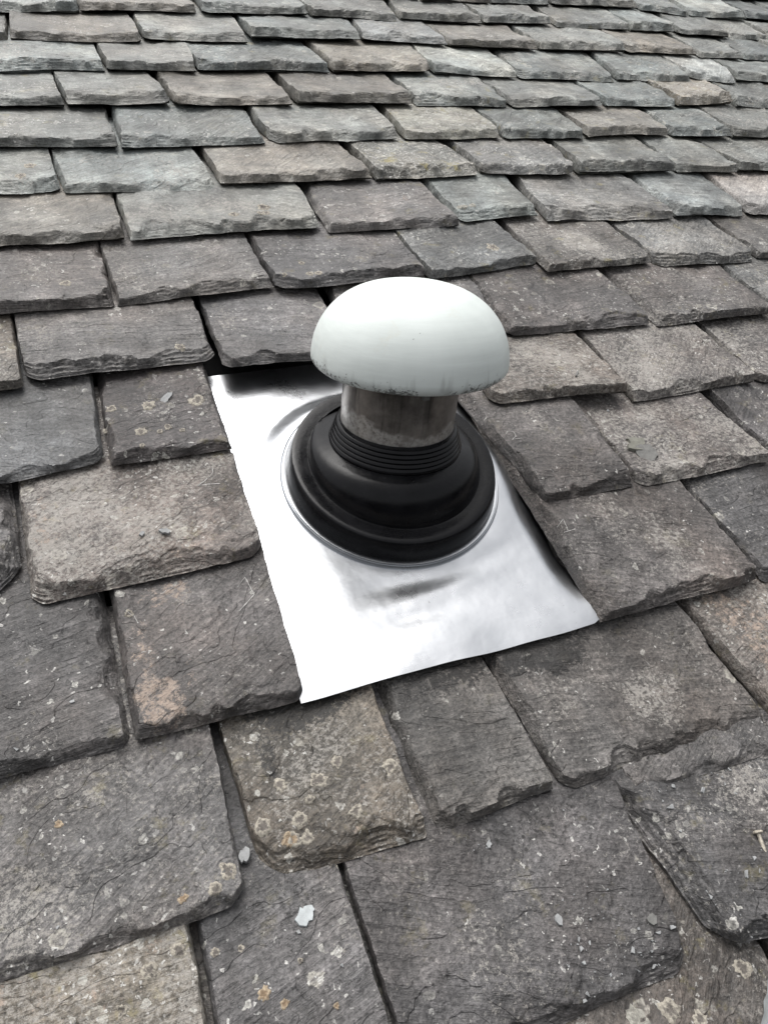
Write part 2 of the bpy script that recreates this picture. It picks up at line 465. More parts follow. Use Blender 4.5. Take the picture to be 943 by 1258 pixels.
# what single slates look like: colour, lichen, grain, edge widths (mm), blobs of warm / pale / dark stain (x -1..1, y 0..1 of the exposed face, rx, ry, amount)
LOOK = {
 ('N', 0): dict(c=TAN, lichen=.9, grain=.75, warm=[(0, .7, 1.2, .5, .5)]),
 ('N', 1): dict(c=(.088, .088, .09), lichen=.25, grain=-.2, dark=[(0, .9, .8, .25, .3)]),
 ('N', 2): dict(lift=0, right=4, c=(.085, .083, .084), lichen=.3, grain=-.05, tail=14, pale=[(-.35, .3, .4, .35, .45)], dark=[(.3, .95, .7, .15, .35)]),
 ('N', 3): dict(c=(.086, .085, .086), lichen=.35, grain=.1, left=17, t=21, up=3, tail=14, chip=(22, 0), pale=[(.2, .7, .6, .4, .3)]),
 ('M', 0): dict(c=(.112, .110, .109), lichen=.45, grain=.35, tail=9, t=14, chip=(0, 16)),
 ('M', 1): dict(lift=0, up=-2, c=(.128, .117, .098), lichen=.35, grain=.3, tail=17, chip=(22, 4), t=15, warm=[(.3, .25, .7, .3, .35)], dark=[(.0, .98, 1.0, .22, .7), (-.6, .75, .15, .25, .5)]),
 ('M', 2): dict(lift=0, up=-2, c=(.100, .097, .092), lichen=.15, grain=-.2, tail=14, left=9, dark=[(0, .95, 1.2, .25, .62)]),
 ('M', 3): dict(lift=0, up=-2, c=(.100, .096, .092), lichen=.2, grain=.0, tail=17, left=10, chip=(12, 0), pale=[(.1, .35, .35, .3, .85), (-.5, .35, .3, .3, .35)], dark=[(-.6, .95, .6, .22, .72), (.3, .98, .7, .16, .35)]),
 ('M', 4): dict(c=(.125, .113, .102), lichen=.5, grain=.6, warm=[(-.6, .6, .5, .6, .75)]),
 ('M', 'x'): dict(c=(.1, .098, .097), lichen=.2, grain=0),
 ('L', 0): dict(c=(.083, .081, .081), lichen=.3, grain=-.1, tail=10, right=14),
 ('L', 1): dict(lift=1, rcorr=3, c=(.088, .083, .081), lichen=.12, grain=-.1, tail=13, chip=(0, 10), warm=[(-.62, .2, .45, .22, .95), (-.7, .6, .22, .4, .7), (-.3, .88, .6, .15, .75), (-.25, .3, .2, .25, .6)]),
 ('L', 2): dict(k=.6, lift=0, up=3, chip=(0, 0), c=(.098, .092, .089), lichen=.15, grain=.15, tail=12, left=9, t=18, pale=[(-.3, .7, .3, .5, .4), (.1, .5, .3, .4, .25)]),
 ('L', 3): dict(lift=1, c=(.098, .097, .098), lichen=.15, grain=.15),
 ('K', 0): dict(c=(.085, .084, .085), lichen=.3, grain=0, right=16, tail=14, chip=(0, 30)),
 ('K', 1): dict(lift=1, rcorr=3.5, c=(.110, .099, .092), lichen=.45, grain=.62, tail=18, t=16, left=6, warm=[(0, .45, 1.1, .5, .38), (-.85, .6, .2, .5, .6), (.2, .2, .4, .2, .5)]),
 ('K', 2): dict(up=8, lift=0, c=(.105, .099, .096), lichen=.2, grain=.1, left=9, t=17, tail=12, pale=[(-.1, .55, .35, .5, .45)]),
 ('K', 3): dict(c=(.104, .097, .094), lichen=.35, grain=.5, tail=17, t=16, chip=(14, 0), warm=[(.3, .6, .5, .35, .3)]),
 ('K', 4): dict(c=(.1, .098, .1), lichen=.3, grain=.1),
 ('J', 0): dict(c=(.118, .124, .128), lichen=.12, grain=-.2, tail=9, t=13, chip=(0, 14)),
 ('J', 1): dict(lift=1, rcorr=3.5, c=(.086, .079, .078), lichen=.4, grain=-.1, t=16, tail=8, left=8, right=7, pale=[(.85, .5, .18, .6, .7)]),
 ('J', 2): dict(lift=8, c=(.115, .106, .096), lichen=.4, grain=.6, t=17, tail=10, warm=[(-.3, .4, .5, .4, .35)]),
 ('J', 3): dict(c=(.112, .104, .099), lichen=.5, grain=.65, tail=14, t=15, warm=[(.2, .4, .5, .4, .35)]),
 ('J', 4): dict(c=(.105, .1, .097), lichen=.7, grain=.55),
 ('I', 0): dict(c=(.13, .12, .105), lichen=.4, grain=.3),
 ('I', 1): dict(c=(.132, .129, .126), lichen=.2, grain=-.05, tail=17, t=15, pale=[(-.8, .45, .22, .35, .8), (.5, .6, .4, .4, .2)]),
 ('I', 2): dict(c=(.120, .120, .122), lichen=.2, grain=-.1, tail=19, t=15, lift=4, pale=[(-.7, .7, .25, .25, .5)]),
 ('I', 3): dict(c=(.115, .113, .112), lift=4),
 ('I', 4): dict(c=(.108, .103, .101), lichen=.45, grain=.05, tail=18, t=15, left=10),
 ('I', 5): dict(c=(.106, .102, .100), lichen=.6, grain=.3, tail=12, left=12),
 ('H', 0): dict(c=(.128, .122, .118), lichen=.3, grain=.1, tail=15, right=9),
 ('H', 1): dict(c=(.130, .129, .126), lichen=.25, grain=.1, tail=13, warm=[(.2, .6, .6, .3, .15)]),
 ('H', 2): dict(c=(.120, .119, .120), lichen=.35, grain=-.1, tail=12),
 ('H', 4): dict(c=(.112, .110, .104), lichen=.8, grain=.3, pale=[(0, .5, .5, .4, .9)]),
 ('G', 2): dict(c=(.092, .085, .085), lichen=.6, grain=-.1, tail=10, left=9, warm=[(.3, .7, .4, .3, .5)]),
 ('G', 4): dict(c=(.115, .112, .112), lichen=.8, grain=.2),
 ('G', 5): dict(c=(.135, .142, .146), lichen=.1, grain=-.2, left=9),
 ('G', 6): dict(c=(.185, .172, .17), lichen=.05, grain=-.1),
 ('F', 3): dict(c=(.12, .117, .110), lichen=1.6, grain=.25),
 ('F', 4): dict(c=(.112, .109, .108), lichen=1.0, grain=0),
 ('E', 3): dict(c=(.14, .135, .12), lichen=1.2, grain=.5),
 ('D', 7): dict(c=(.135, .120, .1), lichen=1.2, grain=.7, warm=[(0, .5, .9, .5, .55)]),
 ('C', 7): dict(c=(.215, .222, .225), lichen=.05, grain=-.2),
 ('C', 3): dict(c=(.128, .118, .105), lichen=.5, grain=.4, warm=[(.4, .6, .5, .4, .5)]),
 ('B', 4): dict(c=(.15, .152, .155), lichen=.2),
}

def arcs(length, wm, rng):
    n = max(3, int(length / .016))
    return rng.uniform(-.02, length + .02, n), rng.uniform(.006, .034, n), wm * rng.uniform(.35, 1.35, n)

def scallop(x, A, wm):
    c, hw, dp = A
    s = dp[:, None] * (1 - ((np.ravel(x)[None, :] - c[:, None]) / hw[:, None]) ** 2)
    return np.maximum(s.max(0), wm * .3).reshape(np.shape(x))

class Slate:
    def __init__(self, key, spec, e, seed, look, near):
        self.key, self.e, self.seed, self.near = key, e, seed, near
        rng = np.random.default_rng(seed)
        uL, vL, uR, vR, self.sl, self.sr = spec
        self.uL, self.uR = uL / 1000, uR / 1000
        self.uc = (self.uL + self.uR) / 2
        self.v0 = (vL + vR) / 2000
        self.w = self.uR - self.uL
        self.dv = (vR - vL) / 1000
        rc = look.get('rcorr', 0) / 1000
        if rc:
            self.uR -= rc; self.sr += rc / e; self.uc -= rc / 2; self.w -= rc
        self.t = look.get('t', rng.uniform(13, 18)) / 1000
        self.tail = look.get('tail', rng.uniform(9, 18)) / 1000
        self.wl = look.get('left', rng.uniform(1, 4.5)) / 1000
        self.wr = look.get('right', rng.uniform(1, 4)) / 1000
        self.lift = look.get('lift', max(.3, rng.normal(1.8, 1.5))) / 1000
        if near == 1 and 'tail' not in look:
            self.tail = rng.uniform(13, 26) / 1000
        self.up = look.get('up', 0) / 1000
        self.k = look.get('k', 1.0)
        ch = look.get('chip')
        self.chL, self.chR = (np.array(ch) if ch else rng.choice([0, 0, 3, 6, 10, 15], 2)) / 1000
        self.len = e * 2.08
        self.A = (arcs(self.w, self.tail, rng), arcs(self.len, self.wl, rng), arcs(self.len, self.wr, rng))
        self.curl = rng.normal(0, .0011); self.twist = rng.normal(0, .0011)
        self.nl = int(rng.integers(4, 7))
        self.e_amp = rng.uniform(.0014, .0036) * (1.5 if near == 1 else 1)
        self.fa = rng.uniform(-.9, .5)

    def xl(self, y):
        s = self.seed
        return -self.w / 2 + self.sl * y + self.e_amp * 1.5 * (fbm(y / .045, 0 * y + 3, s + 1, 4, .6) - .5) + .0006 * (n2(y / .005, 0 * y, s + 9) - .5) * 2

    def xr(self, y):
        s = self.seed
        return self.w / 2 + self.sr * y + self.e_amp * 1.5 * (fbm(y / .045, 0 * y + 8, s + 2, 4, .6) - .5) + .0006 * (n2(y / .005, 0 * y, s + 19) - .5) * 2

    def yt(self, x):
        s = self.seed
        y = self.dv * x / self.w + self.e_amp * 2.4 * (fbm(x / .05, 0 * x + 5, s + 4, 5, .6) - .5)
        for c, d in ((self.chL, x + self.w / 2), (self.chR, self.w / 2 - x)):
            if c > 0:
                y = y + c * np.clip(1 - d / c, 0, 1.5) ** 2 * .8
        return y

    def tilt(self, y):
        return -self.k * self.t * y / self.e + self.lift * (1 - y / self.e) + self.up

    def top(self, x, y, dT=None, dL=None, dR=None):
        s = self.seed
        if dT is None:
            dT, dL, dR = y - self.yt(x), x - self.xl(y), self.xr(y) - x
        WT = scallop(x + self.w / 2, self.A[0], self.tail)
        WL = scallop(y, self.A[1], self.wl); WR = scallop(y, self.A[2], self.wr)
        z = np.full(np.shape(x), .24)
        sh = .0008
        nl = self.nl
        for i in range(nl):
            f = (i + .6) / nl
            a = WT * f * (.72 + .56 * fbm(x / .014, y * 0 + i * 7, s + 31, 3))
            b = WL * f * (.72 + .56 * fbm(y / .014, y * 0 + i * 7, s + 41, 3))
            c = WR * f * (.72 + .56 * fbm(y / .014, y * 0 + i * 7, s + 51, 3))
            z = z + .76 / nl * sstep(a - sh, a + sh, dT) * sstep(b - sh, b + sh, dL) * sstep(c - sh, c + sh, dR)
        # riven face
        ca, sa = math.cos(self.fa), math.sin(self.fa)
        p, q = x * ca + y * sa, -x * sa + y * ca
        fl = fbm(p / .11, q / .05, s + 61, 4)
        rel = .0016 * sstep(.49, .515, fl) + .0013 * sstep(.60, .615, fl) - .0012 + .0030 * (fbm(x / .08, y / .06, s + 71, 4) - .5) + .0012 * (fbm(x / .016, y / .016, s + 81, 3) - .5)
        face = np.clip((z - .24) / .76, 0, 1)
        te = self.t * (1 - (.42 - .55 * fbm(x / .07, y * 0 + 2, s + 95, 3)) * np.exp(-np.maximum(dT, 0) / .035))
        return te * z + rel * (.5 + .5 * face) + self.curl * (2 * x / self.w) ** 2 * 1.2 + self.twist * (2 * x / self.w) * (1 - y / self.e) + self.tilt(y)

    def world_z(self, u, v):
        """height of the face above the contact plane at roof point (u, v)"""
        return float(self.top(np.array([u - self.uc]), np.array([v - self.v0]))[0])

    def build(self, parent, mat, look):
        near = self.near
        du, dt, dm = ((.0021, .0014, .005), (.0038, .0022, .008), (.014, .006, .03))[near]
        side = .012 if near < 2 else .006
        xs = np.unique(np.concatenate([np.arange(0, side, du * .7), np.linspace(side, self.w - side, max(4, int((self.w - 2 * side) / du))), self.w - np.arange(0, side, du * .7)]))
        ds = np.unique(np.concatenate([np.arange(0, self.tail * 1.35 + .002, dt), np.arange(self.tail * 1.35 + .004, self.e * 1.1, dm), np.linspace(self.e * 1.1 + .004, self.len, 5)]))
        sg, dg = np.meshgrid(xs / self.w, ds)
        xn = -self.w / 2 + sg * self.w
        y = self.yt(xn) + dg
        a, b = self.xl(y), self.xr(y)
        x = a + sg * (b - a)
        z = self.top(x, y, dg, x - a, b - x)
        nv, nu = x.shape
        idx = np.arange(nv * nu).reshape(nv, nu)
        quads = np.stack([idx[:-1, :-1], idx[:-1, 1:], idx[1:, 1:], idx[1:, :-1]], -1).reshape(-1, 4)
        per = np.concatenate([idx[0, :], idx[1:, -1], idx[-1, -2::-1], idx[-2:0:-1, 0]])
        V = np.stack([x.ravel(), y.ravel(), z.ravel()], 1)
        Bv = V[per].copy()
        Bv[:, 2] = self.tilt(Bv[:, 1]) + .0004
        # the underside is drawn in a little, as a split slate's is
        Bv[:, 0] *= .990
        Bv[:nu, 1] += .004 + .006 * fbm(Bv[:nu, 0] / .03, Bv[:nu, 0] * 0, self.seed + 97, 3)
        m = len(per); base = len(V)
        nxt = np.roll(np.arange(m), -1)
        skirt = np.stack([per[nxt], per, base + np.arange(m), base + nxt], -1)
        # underside: strip of quads between the two long sides
        nb0 = nu
        left = np.concatenate([[0], np.arange(m - 1, nu + nv + nu - 3, -1)])      # left side going up
        rgt = np.arange(nu - 1, nu - 1 + nv)
        k = min(len(left), len(rgt))
        left, rgt = left[:k], rgt[:k]
        under = np.stack([base + left[:-1], base + left[1:], base + rgt[1:], base + rgt[:-1]], -1)
        me = mesh_np('slate', np.concatenate([V, Bv]), np.concatenate([quads, skirt, under]), 38)
        fx, fy = 2 * x / self.w, y / self.e
        n = len(me.vertices)
        for nm in ('warm', 'pale', 'dark'):
            if nm in look:
                f = np.zeros(x.shape)
                for bx, by, rx, ry, am in look[nm]:
                    wob = (fbm(x / .03, y / .03, self.seed + 91, 3) - .5) * 1.1
                    r = np.sqrt(((fx - bx) / rx) ** 2 + ((fy - by) / ry) ** 2) + wob
                    f = np.maximum(f, am * sstep(1.15, .35, r))
                at = me.attributes.new(nm, 'FLOAT', 'POINT')
                at.data.foreach_set('value', np.concatenate([f.ravel(), np.zeros(n - f.size)]).astype(np.float32))
        o = link('slate', me, parent, mat)
        o.location = (self.uc, self.v0, 0)
        j = np.random.default_rng(self.seed + 999)
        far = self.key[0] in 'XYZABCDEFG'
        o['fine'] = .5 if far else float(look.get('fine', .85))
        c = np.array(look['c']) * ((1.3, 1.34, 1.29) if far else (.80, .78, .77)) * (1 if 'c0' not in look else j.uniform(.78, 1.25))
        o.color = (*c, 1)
        o['lichen'] = float(look.get('lichen', j.uniform(.1, .75)))
        o['grain'] = float(look.get('grain', j.uniform(-.25, .35)))
        self.ob = o
        return o

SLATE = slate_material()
roof = thing('slate_roof', 'weathered grey slate roof with lichen and thick chipped edges, filling the view', 'roof')
pal = random.Random(21)
SL = {}
seed = 1
for i, k in enumerate(ORDER):
    up = ORDER[i + 1] if i + 1 < len(ORDER) else None
    e = (ROWV[up] - ROWV[k]) / 1000 if up else .12
    specs = [(j, s) for j, s in enumerate(ROWS[k])] + [('x', s) for s in EXTRA.get(k, [])]
    for j, s in specs:
        seed += 1
        look = dict(LOOK.get((k, j), {}))
        if 'c' not in look:
            look['c'] = pal.choice(PALETTE_NEAR if k in 'PONMLKJ' else PALETTE_FAR); look['c0'] = 1
        if 'grain' not in look and k in 'HIJKLMNO':
            look['grain'] = pal.uniform(-.1, .5)
        shown = j == 'x' or j < IN_VIEW[k]
        near = 2 if (not shown or k in 'PXY') else (0 if k in 'HIJKLMNO' else 1)
        sl = Slate((k, j), s, e, seed, look, near)
        if j == 'x':
            sl.lift = 0; sl.t = .009; sl.tail = .006; sl.k = 2.2; sl.up = .0015; sl.len = e * .8
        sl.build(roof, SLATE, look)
        SL[(k, j)] = sl

# boarding and felt under the slates
felt = simple('roofing_felt', (.02, .02, .021), .9, 0, 60, .3, .001)
vs = [(-.9, -.6, -.055), (2.9, -.6, -.055), (2.9, 2.4, -.055), (-.9, 2.4, -.055), (-.9, -.6, -.075), (2.9, -.6, -.075), (2.9, 2.4, -.075), (-.9, 2.4, -.075)]
me = mesh_np('underlay', vs, [(0, 1, 2, 3), (7, 6, 5, 4), (0, 4, 5, 1), (1, 5, 6, 2), (2, 6, 7, 3), (3, 7, 4, 0)], 30)
link('underlay', me, roof, felt)

def find(u, v):
    """the exposed slate under a roof point"""
    best = None
    for s in SL.values():
        x, y = u - s.uc, v - s.v0
        if abs(x) < s.w / 2 + .012 and -.004 < y < s.e + .03:
            z = s.world_z(s.uc + max(-s.w / 2 + .001, min(s.w / 2 - .001, x)), v)
            if best is None or z > best[1]:
                best = (s, z)
    return best

def onto(u, v):
    """a point sighted on the contact plane, moved along the sight line on to the slate's face (metres)"""
    f = find(u, v)
    for _ in range(3):
        if f is None:
            return None
        k = 1 - f[1] / CAM_H
        g = find(u * k, v * k)
        f = (f[0], g[1]) if g and g[0] is f[0] else (g or f)
    k = 1 - f[1] / CAM_H
    return f[0], u * k, v * k

# ------------------------------------------------------------------ aluminium flashing with its rubber boot
BASE = Vector((.2904, .4699, 0))
AXIS = Vector((.0392, .3229, 1.0)).normalized()
SHEET_V0, SHEET_V1, SHEET_U0, SHEET_U1 = .2475, .676, .125, .452
def sheet_w(u, v):
    a = (v - SHEET_V0) / (SHEET_V1 - SHEET_V0)
    w = .0050 - .0065 * sstep(.0, .28, a) - .019 * sstep(.45, .98, a)
    w = w + .0022 * (fbm(u / .12, v / .10, 201, 3) - .5) * sstep(0, .12, a)
    # dents and a crease below the boot
    for cu, cv, su, sv, rot, am in ((.262, .343, .055, .012, .10, -.0014), (.285, .326, .06, .012, .12, .0011), (.255, .300, .035, .009, .05, -.0008), (.34, .352, .03, .012, .2, -.0012), (.20, .37, .02, .03, 0, .0010)):
        x, y = u - cu, v - cv
        p, q = x * math.cos(rot) + y * math.sin(rot), -x * math.sin(rot) + y * math.cos(rot)
        w = w + am * np.exp(-(p / su) ** 2 - (q / sv) ** 2)
    # edge lifts and dips a little where it lies over the slates
    w = w + sstep(.03, 0, v - SHEET_V0) * (.0006 * np.sin(u * 38) + .0003 * np.sin(u * 91 + 1))
    w = w - .014 * sstep(.405, .440, u) * sstep(.04, .22, a)
    flat = sstep(.15, .12, np.hypot(u - BASE.x, v - BASE.y))
    return w * (1 - flat) + (-.0005) * flat
ALU = metal_material()
RUB = rubber_material()
fl = thing('pipe_flashing', 'bright aluminium flashing sheet with black ribbed rubber boot, let into the slates', 'flashing', BASE)
uu, vv = np.meshgrid(np.linspace(SHEET_U0, SHEET_U1, 130), np.linspace(SHEET_V0, SHEET_V1, 180))
vedge = sstep(.02, 0, vv - SHEET_V0) * (.0009 * np.sin(uu * 30 + .6) + .0003 * np.sin(uu * 77)) + .003 * sstep(.42, .43, uu) * sstep(.05, 0, vv - SHEET_V0)
zz = sheet_w(uu, vv)
V = np.stack([(uu - BASE.x).ravel(), (vv + vedge - BASE.y).ravel(), zz.ravel()], 1)
nv, nu = uu.shape
idx = np.arange(nv * nu).reshape(nv, nu)
q = np.stack([idx[:-1, :-1], idx[:-1, 1:], idx[1:, 1:], idx[1:, :-1]], -1).reshape(-1, 4)
N = len(V)
per = np.concatenate([idx[0, :], idx[1:, -1], idx[-1, -2::-1], idx[-2:0:-1, 0]])
pn = np.roll(per, -1)
V2 = V.copy(); V2[:, 2] -= .0009
Q = np.concatenate([q, q[:, ::-1] + N, np.stack([pn, per, per + N, pn + N], -1)])
link('flashing_sheet', mesh_np('flashing_sheet', np.concatenate([V, V2]), Q, 50), fl, ALU)

# pressed ring that grips the boot
ring = [(.1110, -.002), (.1118, .0040), (.1130, .0046), (.1158, .0044), (.1166, .0030), (.1174, .0034), (.1182, .0022), (.1184, -.002)]
link('clamp_ring', lathe('clamp_ring', ring, 144), fl, ALU)

tiltm = Vector((0, 0, 1)).rotation_difference(AXIS)
def boot_bend(p, h):
    k = float(sstep(.026, .050, h))
    qn = Vector((0, 0, 1)).rotation_difference(Vector((0, 0, 1)).lerp(AXIS, k).normalized())
    c = Vector((0, 0, h)).lerp(AXIS * h, float(sstep(.02, .05, h)))
    return qn @ p + c
prof = [(.1128, .002), (.1129, .0060), (.1124, .0072), (.1114, .0120), (.1096, .0200), (.1078, .0262), (.1072, .0272), (.1060, .0276), (.1030, .0278),
        (.0975, .0277), (.0926, .0273), (.0910, .0274), (.0902, .0284), (.0899, .0305), (.0894, .0340), (.0876, .0378), (.0840, .0408), (.0795, .0428), (.0750, .0440), (.0712, .0449), (.0690, .0456)]
h, r = .0460, .0676
for k in range(5):                                      # the concertina neck
    prof += [(r - .0014, h), (r + .0012, h + .0005), (r + .0015, h + .0012), (r + .0004, h + .0032), (r - .0012, h + .0040)]
    h += .0044; r -= .0014
prof += [(.0596, h), (.0590, h + .0016), (.0580, h + .0016)]
prof += [(.0580, .03), (.07, .024), (.10, .018), (.108, .002)]
link('rubber_boot', lathe('rubber_boot', prof, 160, boot_bend, 40), fl, RUB)

# ------------------------------------------------------------------ vent pipe and its mushroom cowl
vent = thing('vent_pipe', 'short dark stained vent pipe under a white mushroom cowl with grimy rim', 'vent pipe', BASE, tiltm.to_matrix().to_4x4())
PIPE_R, RIM_H, COWL_R = .0580, .1326, .0981
pp = [(PIPE_R, -.06), (PIPE_R, .150), (PIPE_R - .0012, .152), (PIPE_R - .0040, .152), (PIPE_R - .0046, .150), (PIPE_R - .0046, -.06)]
pp = [(PIPE_R, -.06)] + [(PIPE_R + .0002 * math.sin(z * 300), z) for z in np.linspace(-.05, .150, 24)] + pp[2:]
link('pipe', lathe('pipe', pp, 96, None, 35), vent, pipe_material())
TOP = .0744
outer = []
for s in np.linspace(0, 1, 40):
    a = s * math.pi / 2
    outer.append((COWL_R * max(0.0, math.cos(a)) ** .80, TOP * math.sin(a) ** .98 if s > 0 else 0))
outer = [(r_, z_) for r_, z_ in outer if r_ > .004] + [(.0032, TOP + .0002), (.0006, TOP + .0002)]
inner = [(max(.0006, r_ - .0032), z_ - .0026) for r_, z_ in outer[::-1]]
cw = [(COWL_R - .0088, -.0070), (COWL_R - .0070, -.0080), (COWL_R - .0056, -.0074), (COWL_R - .0030, -.0052), (COWL_R - .0010, -.0026)] + outer + inner
me = lathe('cowl', cw, 144, None, 50)
cowl = link('cowl', me, vent, cowl_material())
ca = Vector((.055, .46, 1)).normalized()                # the cowl sits plumb, a touch off the pipe's own line
cp = Vector((.0100, -.0045, 0)) + ca * RIM_H
cowl.matrix_local = tiltm.to_matrix().to_4x4().inverted() @ Matrix.Translation(cp) @ Vector((0, 0, 1)).rotation_difference(ca).to_matrix().to_4x4()
# the three lugs that hold the cowl on the pipe
lug_m = simple('grey_plastic', (.16, .16, .155), .6)
for k in range(3):
    a = 2 * math.pi * k / 3 + .5
    b = Matrix.Rotation(a, 4, 'Z')
    vs = [b @ Vector(p) for p in ((.0575, -.004, .120), (.0575, .004, .120), (.0575, .004, .150), (.0575, -.004, .150), (.060, -.003, .120), (.060, .003, .120), (.062, .003, .150), (.062, -.003, .150))]
    link('bracket', mesh_np('bracket', vs, [(0, 1, 2, 3), (7, 6, 5, 4), (0, 4, 5, 1), (1, 5, 6, 2), (2, 6, 7, 3), (3, 7, 4, 0)], 30), vent, lug_m)

# ------------------------------------------------------------------ lichen rosettes, parts of the slates they grow on
ROS = [('J', 1, 24.7, 621.9, 6.8, 0), ('J', 1, 63.8, 620.6, 7.5, 0), ('J', 1, 115.3, 618.6, 8.9, 0), ('J', 1, 49.6, 583.8, 6.8, 0), ('J', 1, 17.4, 594.5, 4.6, 0), ('J', 1, 77.2, 584.9, 3.7, 0), ('J', 1, 68.1, 580.2, 3.4, 0), ('J', 1, 47.7, 564.4, 3.1, 0), ('J', 1, 91.2, 577.6, 2.9, 0), ('M', 1, 90.8, 187.3, 6.5, 0), ('M', 1, 120.7, 182.6, 6.9, 0), ('M', 1, 140.2, 192.1, 5.5, 0), ('M', 1, 109.6, 169.4, 3.9, 0), ('M', 1, 70.3, 160.3, 6.9, 0), ('M', 1, 97.9, 156.7, 6.4, 0), ('M', 1, 100.1, 137.5, 5.5, 0), ('M', 1, 89.5, 127.3, 6.2, 0), ('M', 1, 181.4, 175.4, 7.6, 0), ('M', 1, 142.3, 150.6, 5.8, 0), ('M', 1, 86.7, 144.4, 6.1, 1), ('M', 0, 37.6, 137.3, 6.6, 0), ('M', 0, 26.2, 114.5, 4.7, 0), ('M', 0, -71.7, 206.1, 3.4, 1), ('M', 0, 3.9, 130.1, 3.7, 1), ('N', 0, -5.2, 98.1, 6.0, 0), ('N', 0, -25.3, 92.1, 6.4, 0), ('N', 0, -46.4, 74.9, 4.1, 0), ('N', 1, 43.6, 54.7, 4.7, 1), ('N', 1, 54.9, 44.1, 3.3, 1), ('N', 1, 87.8, 31.5, 2.2, 1), ('N', 1, 34.9, 85.9, 2.5, 0), ('N', 1, 18.0, 89.0, 3.3, 0), ('N', 1, 72.0, 65.5, 2.0, 0), ('H', 0, 4.5, 841.2, 7.0, 0), ('G', 1, 285.0, 983.1, 8.9, 0), ('G', 1, 276.9, 965.6, 5.3, 0), ('G', 1, 239.5, 944.9, 6.8, 0), ('G', 1, 284.4, 952.2, 5.9, 0), ('G', 3, 607.3, 943.9, 5.6, 2), ('G', 3, 593.6, 951.7, 5.6, 2), ('G', 3, 583.1, 935.8, 5.1, 2), ('H', 3, 595.7, 855.8, 10.0, 0), ('F', 0, -12.2, 1106.5, 8.0, 0), ('F', 0, -26.9, 1065.5, 8.2, 0), ('H', 2, 301.0, 848.5, 4.5, 0), ('H', 2, 306.2, 820.6, 5.6, 0), ('H', 2, 313.3, 806.5, 5.6, 0), ('H', 2, 268.0, 809.3, 3.8, 0), ('O', -1, 386.9, -46.2, 6.8, 0), ('O', -1, 377.2, -58.3, 7.6, 0), ('O', -1, 316.0, -50.8, 8.4, 0), ('O', -1, 348.7, -43.2, 6.7, 0), ('O', -1, 335.1, -62.5, 5.7, 0), ('O', -1, 270.0, -38.9, 8.8, 2), ('O', -1, 289.3, -47.7, 8.9, 2), ('O', -1, 254.7, -34.9, 6.2, 2), ('I', 1, 113.5, 699.3, 6.5, 0), ('L', 1, 4.3, 369.6, 4.4, 0)]
RM = [rosette_material('cream_rosette', (.36, .33, .275), (.14, .125, .11)), rosette_material('orange_rosette', (.36, .29, .205), (.23, .165, .105)), rosette_material('white_rosette', (.34, .33, .29), (.25, .24, .21))]
for n, (rk, ri, u, v, rad, kind) in enumerate(ROS):
    if rk == 'O' and n % 2:
        continue
    hit = onto(u / 1000, v / 1000)
    if hit is None:
        continue
    s, cu, cv = hit
    rad = max(.0016, rad / 1000)
    if cv - s.v0 - float(s.yt(np.array([cu - s.uc]))[0]) < s.tail + rad * .8:
        cv = s.v0 + float(s.yt(np.array([cu - s.uc]))[0]) + s.tail + rad * .9
    rg = np.random.default_rng(n + 70)
    m = 22
    pts = [(cu - s.uc, cv - s.v0)]; rv = [0.0]
    ang = np.linspace(0, 2 * math.pi, m, endpoint=False)
    lob = 1 + .55 * (n2(np.cos(ang) * 2.2 + n, np.sin(ang) * 2.2, n) - .5) + .42 * (rg.random(m) - .5)
    for f in (.3, .55, .8, 1.0):
        for a, l in zip(ang, lob):
            pts.append((pts[0][0] + rad * f * l * math.cos(a), pts[0][1] + rad * f * l * math.sin(a))); rv.append(f)
    pts = np.array(pts); rv = np.array(rv)
    z = s.top(pts[:, 0], pts[:, 1]) + np.where(rv > .9, -.0004, np.where(rv > .5, .0007, .0004)) + (rg.random(len(rv)) - .5) * .0003
    fc = [(0, 1 + k, 1 + (k + 1) % m) for k in range(m)]
    for b in range(3):
        for k in range(m):
            k2 = (k + 1) % m
            fc.append((1 + b * m + k, 1 + (b + 1) * m + k, 1 + (b + 1) * m + k2, 1 + b * m + k2))
    me = mesh_np('lichen_rosette', np.column_stack([pts, z]), fc)
    at = me.attributes.new('radial', 'FLOAT', 'POINT'); at.data.foreach_set('value', rv.astype(np.float32))
    link('lichen_rosette', me, s.ob, RM[kind])

